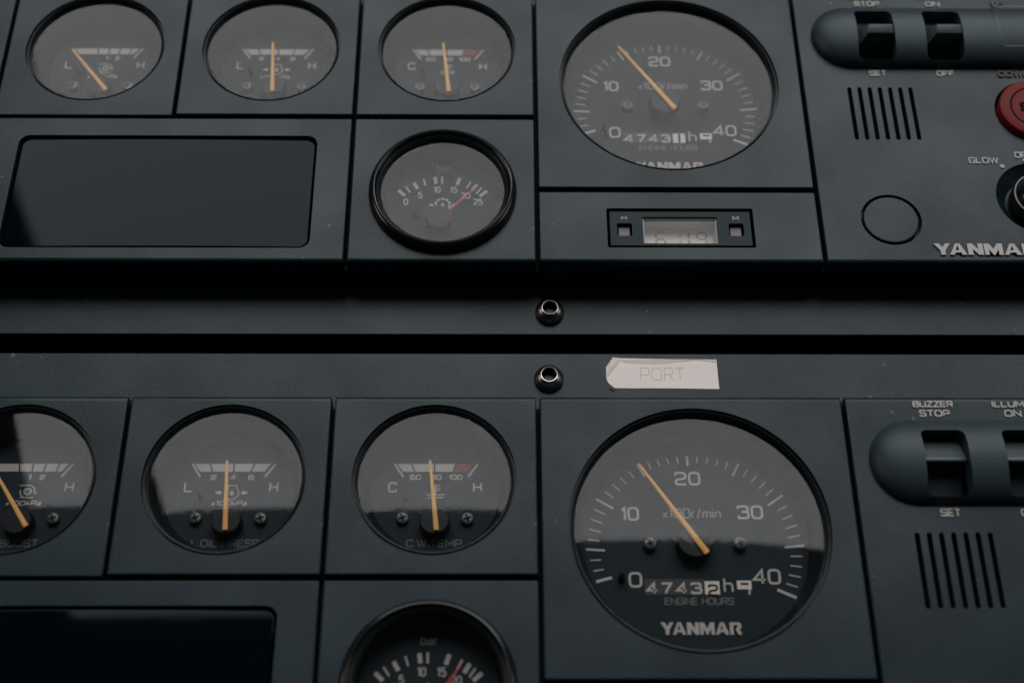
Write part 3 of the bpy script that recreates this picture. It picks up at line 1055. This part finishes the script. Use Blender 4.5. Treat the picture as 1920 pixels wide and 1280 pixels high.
def switch_module(loc, label, row):
    """right hand cover with switches, buzzer vent, stop button and key; upper row coordinates kept, origin at 0,0"""
    t = thing("switch_panel", label, "switch panel", loc, "switch panels at the right end of each row")
    ox, oy = 200.0, 120.0
    X = lambda v: v - ox
    Y = lambda v: v - oy
    x0, x1 = D_ + GV, 300.0
    yc = 170.2
    ax, ay, rr, H = 166.0, 171.4, 19.2, 9.6
    wins = [(167.1, 185.2), (200.1, 218.2)]
    wy0, wy1 = 154.2, 182.6
    cut = [(rrect(X(a), X(b), Y(wy0), Y(wy1), 3.0, 6), -13, 30) for a, b in wins]
    for k in range(7):
        xs = 161.7 + 4.87 * k
        cut.append((rrect(X(xs - 1.05), X(xs + 1.05), Y(109.0), Y(140.6), 1.0, 5), -8, 5))
    cut.append((circ(X(247.6), Y(125.9), 18.4, 72), -14, 5))
    cut.append((circ(X(241.0), Y(76.0), 19.8, 72), -9, 5))
    cut.append((circ(X(171.5), Y(63.8), 13.75, 72), -5, 5))
    bm = plate(X(x0), X(x1), Y(BOT), Y(TOP), -19.95, 0, rs=.7, rt=3.0, rb=2.2, rc=1.0, cutters=cut)
    obj("face_plate", bm, PLASTIC, t)
    # raised half-round housing over the switches
    bm = bmesh.new()
    nx, ny = 40, 28
    cols = []
    def hz(px, py):
        d = hypot(min(0.0, px - ax), py - ay) / rr
        return H * math.sqrt(max(0.0, 1 - d * d))
    bx1 = 292.0
    rings = []
    for j in range(ny + 1):                     # slices by angle across the half round
        th = pi * j / ny
        ring = []
        yy = ay - rr * cos(th)
        hh = H * (sin(th) if th < pi / 2 else sin(th) ** 1.5)
        half = rr * sin(th)
        # rounded end: quarter turn about the axis end
        for k in range(15):
            ph = pi / 2 * k / 14
            # point on quarter ellipsoid
            ex = -half * cos(ph)
            ez = hh * sin(ph)
            ring.append((ax + ex, yy, ez))
        for k in range(1, 9):
            ring.append((ax + (bx1 - ax) * k / 8, yy, hh))
        rings.append(ring)
    vr = [[bm.verts.new((X(p[0]), Y(p[1]), p[2])) for p in r] for r in rings]
    for a, b in zip(vr, vr[1:]):
        for i in range(len(a) - 1):
            try:
                bm.faces.new((a[i], a[i + 1], b[i + 1], b[i]))
            except ValueError:
                pass
    bmesh.ops.remove_doubles(bm, verts=bm.verts[:], dist=.002)
    # close it: end wall and underside a little below the face
    bnd = [e for e in bm.edges if len(e.link_faces) == 1]
    ext = bmesh.ops.extrude_edge_only(bm, edges=bnd)
    for v in [g for g in ext['geom'] if isinstance(g, bmesh.types.BMVert)]:
        v.co.z = -1.0
    bmesh.ops.holes_fill(bm, edges=[e for e in bm.edges if len(e.link_faces) == 1], sides=0)
    bmesh.ops.recalc_face_normals(bm, faces=bm.faces)
    bm = boolean(bm, [(rrect(X(a), X(b), Y(wy0), Y(wy1), 3.0, 6), -13, 30) for a, b in wins])
    hs = obj("switch_housing", bm, HOUSING, t)
    # blind third position: a shallow outlined cover
    if row == 0:
        bm = bmesh.new()
        outl = rrect(236.0, 256.5, 160.0, 189.0, 2.6, 5)
        o3 = [(X(px), Y(py), hz(px, py)) for px, py in outl]
        n = len(o3)
        for i in range(n):
            j = (i + 1) % n
            a, b = Vector(o3[i]), Vector(o3[j])
            d = (b - a)
            if d.length < 1e-6: continue
            steps = max(1, int(d.length / 1.5))
            for s_ in range(steps):
                p0, p1 = a + d * s_ / steps, a + d * (s_ + 1) / steps
                for q in (p0, p1):
                    q.z = hz(q.x + ox, q.y + oy)
                nn = Vector((-(p1.y - p0.y), p1.x - p0.x, 0)).normalized() * .28
                vs = [bm.verts.new(p0 + nn + Vector((0, 0, .04))), bm.verts.new(p0 - nn + Vector((0, 0, .04))), bm.verts.new(p1 - nn + Vector((0, 0, .04))), bm.verts.new(p1 + nn + Vector((0, 0, .04)))]
                bm.faces.new(vs)
        obj("blind_cover_outline", bm, pbr("seam_line", (.018, .024, .027), .4, spec=.5), hs, smooth=False)
    for a, b in wins:
        rocker(t, X((a + b) / 2), Y(yc), 'up' if row == 0 else 'down')
    # vent backing
    bm = bmesh.new()
    box(bm, X(159), X(194), Y(107), Y(143), -7.95, -7.0)
    obj("vent_mesh", bm, VOID, t, smooth=False)
    # blanking plug
    bm = bmesh.new()
    lathe(bm, [(12.45, -4.9), (12.45, -.35), (12.2, -.08), (11.8, 0), (0, 0)], X(171.5), Y(63.8), 72)
    obj("blanking_plug", bm, PLASTIC, t)
    # stop button
    bm = bmesh.new()
    lathe(bm, [(16.9, -13), (16.9, 2.2), (16.5, 2.9), (15.6, 3.3), (12.2, 3.5), (12.0, 3.1), (11.5, 3.1), (11.3, 3.5), (6, 3.9), (0, 4.0)], X(247.6), Y(125.9), 72)
    sb = obj("stop_button", bm, RED, t)
    bm = bmesh.new()
    lathe(bm, [(12.2, 3.46), (12.0, 3.2), (11.5, 3.2), (11.3, 3.46)], X(247.6), Y(125.9), 72)
    obj("button_groove", bm, VOID, sb)
    bm = bmesh.new()
    text(bm, 'STOP', X(240.0), X(255.2), Y(123.4), Y(128.4), 3.6, 1.1, .6)
    obj("button_lettering", bm, VOID, sb, smooth=False)
    # key switch: conical dish with a domed rubber cap in a chrome ring
    bm = bmesh.new()
    lathe(bm, [(19.75, -.4), (19.3, -.9), (14.5, -6.5), (13.5, -7.0), (0, -7.0)][::-1], X(241.0), Y(76.0), 72)
    for f in bm.faces: f.normal_flip()
    obj("key_dish", bm, PLASTIC, t)
    bm = bmesh.new()
    lathe(bm, [(12.6, -7), (12.6, 1.6), (12.2, 2.2), (11.4, 2.2), (11.2, 1.6)], X(241.0), Y(76.0), 72)
    kr = obj("key_ring", bm, BLACK_GLOSS, t)
    bm = bmesh.new()
    lathe(bm, [(11.3, 0)] + [(11.0 * cos(radians(a)), 1.2 + 7 * sin(radians(a))) for a in range(0, 91, 9)], X(241.0), Y(76.0), 72)
    obj("key_cap", bm, BLACK_GLOSS, t)
    # lettering, raised
    z, h, sw = .0, .45, .62
    T_ = [('STOP', 170.4, 183.2, 192.0, 195.2), ('ON', 206.0, 213.2, 192.0, 195.2), ('SET', 172.3, 180.7, 147.3, 150.7), ('OFF', 204.9, 213.5, 147.3, 150.7),
          ('BUZZER', 168.2, 185.2, 196.4, 199.4), ('ILLUM', 201.4, 215.0, 196.4, 199.4)]
    T_ += [('GLOW', 211.8, 225.6, 95.2, 98.7), ('OFF', 233.6, 242.4, 98.4, 101.9)]
    words(t, "lettering", RAISED, [(s, X(a), X(b), Y(c), Y(d), z, sw, h) for s, a, b, c, d in T_])
    for px, py in ((226.9, 93.5), (238.0, 97.0)):
        bm = bmesh.new()
        lathe(bm, [(1.15, 0), (1.15, .35), (.9, .6), (0, .7)], X(px), Y(py), 20)
        obj("index_dot", bm, RAISED, t)
    words(t, "bare_lettering", RAISED_DARK, [('UP', X(238.8), X(245.2), Y(192.4), Y(195.8), z, .8, .7), ('DOWN', X(234.4), X(250.0), Y(146.9), Y(150.5), z, .8, .7)])
    bm = bmesh.new()
    logo(bm, X(188.2), X(234.5), Y(44.4), Y(50.4), -.02, .8)
    obj("maker_logo", bm, RAISED, t, smooth=False)
    return t


def panel_frame(dy, dx, label):
    """black carcass whose ribs close the seams between the covers"""
    bm = bmesh.new()
    y0, y1 = BOT + .5, TOP - 2.5
    for xs, a, b in ((Z_, y0, y1), (A_, Y1_, y1), (B_, y0, y1), (C_, y0, y1), (D_, y0, y1)):
        box(bm, xs - 2.4, xs + 2.4, a, b, -19.98, -8.0)
    for ys, a, b in ((Y1_, Z_ - 84, C_ - 2.4), (Y2_, C_ + 2.4, D_ - 2.4)):
        box(bm, a, b, ys - 1.9, ys + 1.9, -19.97, -8.2)
    o = obj("panel_frame", bm, FRAME, None, (dx, dy, 0), smooth=False)
    tag(o, label, "frame", "black frames behind the covers")


# ------------------------------------------------------------------ build both rows
TX, TY = 75.62, 143.48
GX, GY = -30.92, 164.25
for row, (dx, dy) in enumerate(((0.0, 0.0), (-0.9, -228.03))):
    where = ("upper row", "lower row")[row]
    P = lambda x, y: (x + dx, y + dy, 0)
    panel_frame(dy, dx, ("black frame seen only in the thin seams of the upper row", "black frame seen only in the thin seams of the lower row")[row])
    # boost, oil pressure, coolant temperature
    specs = [('boost', GX - 169.8, Z_, A_, ((-14.9, 7.4), (4.8, -17.8)) if row == 0 else ((-13.0, 9.0), (4.7, -16.6)),
              ("boost gauge of the upper row, its orange needle leaning far to the left", "boost gauge of the lower row, cut off by the left edge of the photo")[row]),
             ('oil', GX - 84.9, A_, B_, ((-1.8, 12.8), (.3, -18.1)),
              ("upper oil gauge marked L and H with an upright needle, above the blank screen", "oil pressure gauge marked L and H with an upright needle, in the lower row")[row]),
             ('temp', GX, B_, C_, ((-2.4, 12.9), (.9, -18.1)),
              ("temperature gauge marked C and H with a red segment, in the upper row", "temperature gauge marked C and H, captioned C.W.TEMP, in the lower row")[row])]
    for kind, cx, xa, xb, (tip, tail), lab in specs:
        y0 = Y1_ + (GH if kind != 'boost' else .2)
        gauge_module(xa + GV - cx, xb - GV - cx, y0 - GY, TOP - GY, P(cx, GY), 0, kind, tip, tail, lab)
    tach_module(P(TX, TY), (-22.2, 32.3), (3.8, -7.2), ("large rev counter of the upper row, bright haze over its whole glass", "large rev counter of the lower row, maker's name visible below its hour counter")[row], row)
    display_module(P(-158.9, 79.05), ("wide grey blank screen under the upper boost and oil gauges", "wide black blank screen at the bottom left with a light strip along its top")[row])
    bar_module(P(-31.2, 78.6), (15.6, 8.4) if row == 0 else (12.0, 10.6), ("upper pressure gauge marked bar in a thick black ring, wholly in view", "pressure gauge marked bar cut by the bottom edge of the photo, bright red needle")[row])
    if row == 0:
        clock_module(P(76.0, 59.0), "small digital clock with H and M keys below the upper rev counter")
        # cover of the neighbouring position at the top left corner
        bm = plate(Z_ - 84.9 + GV + 285, Z_ - GV + 285, Y1_ + GH - 160, TOP - 160, -19.95, 0, rs=.7, rt=3.0, rb=.7, rc=1.0)
        o = obj("blank_cover", bm, PLASTIC, None, (-285, 160, 0))
        tag(o, "plain grey cover at the very top left corner, left of the upper boost gauge", "cover")
    else:
        bm = plate(C_ + GV - 76, D_ - GV - 76, BOT - 59, Y2_ - GH - 59, -19.95, 0, rs=.7, rt=.9, rb=2.2, rc=1.0)
        o = obj("blank_cover", bm, PLASTIC, None, (76 + dx, 59 + dy, 0))
        tag(o, "plain grey cover below the lower rev counter at the bottom edge", "cover")
    switch_module(P(200, 120), ("switch panel of the upper row with red stop button and key", "switch panel of the lower row with buzzer and illumination switches")[row], row)


# ------------------------------------------------------------------ hex socket bolts on the plates
def bolt(x, y, label):
    t = thing("socket_bolt", label, "bolt", (x, y, -20), "domed socket bolts holding the plates")
    bm = bmesh.new()
    n = 48
    # domed head with a hexagonal socket
    lathe(bm, [(6.5, 0), (6.52, .8), (6.4, 1.7), (6.05, 2.6), (5.5, 3.4), (4.7, 4.2), (3.75, 4.85)], 0, 0, n)
    obj("bolt_head", bm, CHROME_DARK, t)
    bm = bmesh.new()
    hexr = 2.95
    ro = [bm.verts.new((3.75 * cos(2 * pi * k / n), 3.75 * sin(2 * pi * k / n), 4.85)) for k in range(n)]
    r1 = [bm.verts.new((3.58 * cos(2 * pi * k / n), 3.58 * sin(2 * pi * k / n), 5.0)) for k in range(n)]
    r2 = [bm.verts.new((3.40 * cos(2 * pi * k / n), 3.40 * sin(2 * pi * k / n), 4.95)) for k in range(n)]
    for a, b in ((ro, r1), (r1, r2)):
        for k in range(n):
            bm.faces.new((a[k], a[(k + 1) % n], b[(k + 1) % n], b[k]))
    obj("socket_rim", bm, BRIGHT_RIM, t)
    bm = bmesh.new()
    def hx(k):
        a = 2 * pi * k / n + .2
        m_ = (a % (pi / 3)) - pi / 6
        q = hexr * cos(pi / 6) / cos(m_) * 1.1
        return (min(q, 3.29) * cos(a - .2), min(q, 3.29) * sin(a - .2))
    q2 = [bm.verts.new((3.40 * cos(2 * pi * k / n), 3.40 * sin(2 * pi * k / n), 4.94)) for k in range(n)]
    q3 = [bm.verts.new((*hx(k), 4.5)) for k in range(n)]
    q4 = [bm.verts.new((*hx(k), 1.0)) for k in range(n)]
    for a, b in ((q2, q3), (q3, q4)):
        for k in range(n):
            bm.faces.new((a[k], a[(k + 1) % n], b[(k + 1) % n], b[k]))
    bm.faces.new(q4)
    obj("hex_socket", bm, BLACK_SATIN, t, smooth=False)  # lining coloured black to put the shade inside the socket


CHROME_DARK = pbr("blackened_steel", (0.24, 0.225, 0.215), 0.26, metal=1.0, smear=.12)
bolt(17.2, 26.4, "domed socket bolt on the upper plate, above the dark slot")
bolt(16.3, -7.6, "domed socket bolt on the lower plate, left of the paper tag")

# ------------------------------------------------------------------ paper tag
tt = thing("paper_tag", "torn white tape tag reading PORT stuck on the lower plate", "tag", (67, -4.8, -20))
bm = bmesh.new()
NX, NY = 60, 18
grid = []
for i in range(NX + 1):
    u = i / NX
    cl = []
    for j in range(NY + 1):
        v = j / NY
        # ragged left end, straight right end
        xl = -25.4 + .25 * sin(11 * v)
        if v > .62: xl += (v - .62) * 8.4
        if v < .28: xl += (.28 - v) ** 2 * 44.0
        xr = 23.4 + .15 * (1 - v)
        x = xl + (xr - xl) * u
        y = -7.4 + .35 * (1 - u) + v * (14.9 - .3 * u) + .12 * sin(7 * u + 1) * (v - .5)
        z = .16 + .10 * math.exp(-((u - .35) / .5) ** 2) * sin(pi * v)
        fold = max(0.0, (v - .80) * 1.0 + (.02 if u < .55 else 0) - .10 * max(0, u - .5))
        z -= min(.14, fold * .0) 
        f2 = max(0.0, (v - 0.30) - u * 6.5)            # dog-eared corner lifts off
        z += 2.6 * f2 ** 1.5 * .5
        f3 = max(0.0, v - (.86 - .12 * math.exp(-((u - .35) / .18) ** 2)))
        z -= f3 * .2
        cl.append(bm.verts.new((x, y, max(.06, z))))
    grid.append(cl)
for i in range(NX):
    for j in range(NY):
        bm.faces.new((grid[i][j], grid[i + 1][j], grid[i + 1][j + 1], grid[i][j + 1]))
pg = obj("tape", bm, PAPER, tt)
md = pg.modifiers.new("thick", 'SOLIDIFY'); md.thickness = .00012; md.offset = -1
bm = bmesh.new()
PF = dict(F)
PF['O'] = (1.05, [(1, .5, [(0, 0), (1.05, 0), (1.05, 1), (0, 1)])])
text(bm, 'PORT', -10.6, 8.8, -3.3, 3.1, .29, .34, font=PF, gap=.30)
obj("lettering", bm, PAPER_INK, tt, smooth=False)
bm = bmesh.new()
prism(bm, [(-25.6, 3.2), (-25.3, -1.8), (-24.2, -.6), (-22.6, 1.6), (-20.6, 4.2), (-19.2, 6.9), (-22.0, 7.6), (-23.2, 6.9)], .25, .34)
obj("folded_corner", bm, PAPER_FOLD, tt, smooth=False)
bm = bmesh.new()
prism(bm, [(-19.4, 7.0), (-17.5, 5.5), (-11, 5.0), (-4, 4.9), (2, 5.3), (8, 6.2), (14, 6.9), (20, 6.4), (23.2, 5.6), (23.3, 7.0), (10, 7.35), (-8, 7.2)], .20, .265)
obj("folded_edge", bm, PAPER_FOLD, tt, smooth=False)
bm = bmesh.new()
for px, py, r in ((-23.5, -7.6, .55), (-22.7, -8.0, .45), (-24.2, -7.0, .35), (-22.0, -7.9, .3)):
    lathe(bm, [(r, 0), (r * 1.1, r * .5), (r * .7, r), (0, r * 1.1)], px, py, 10)
obj("glue_crumb", bm, BLACK_SATIN, tt)
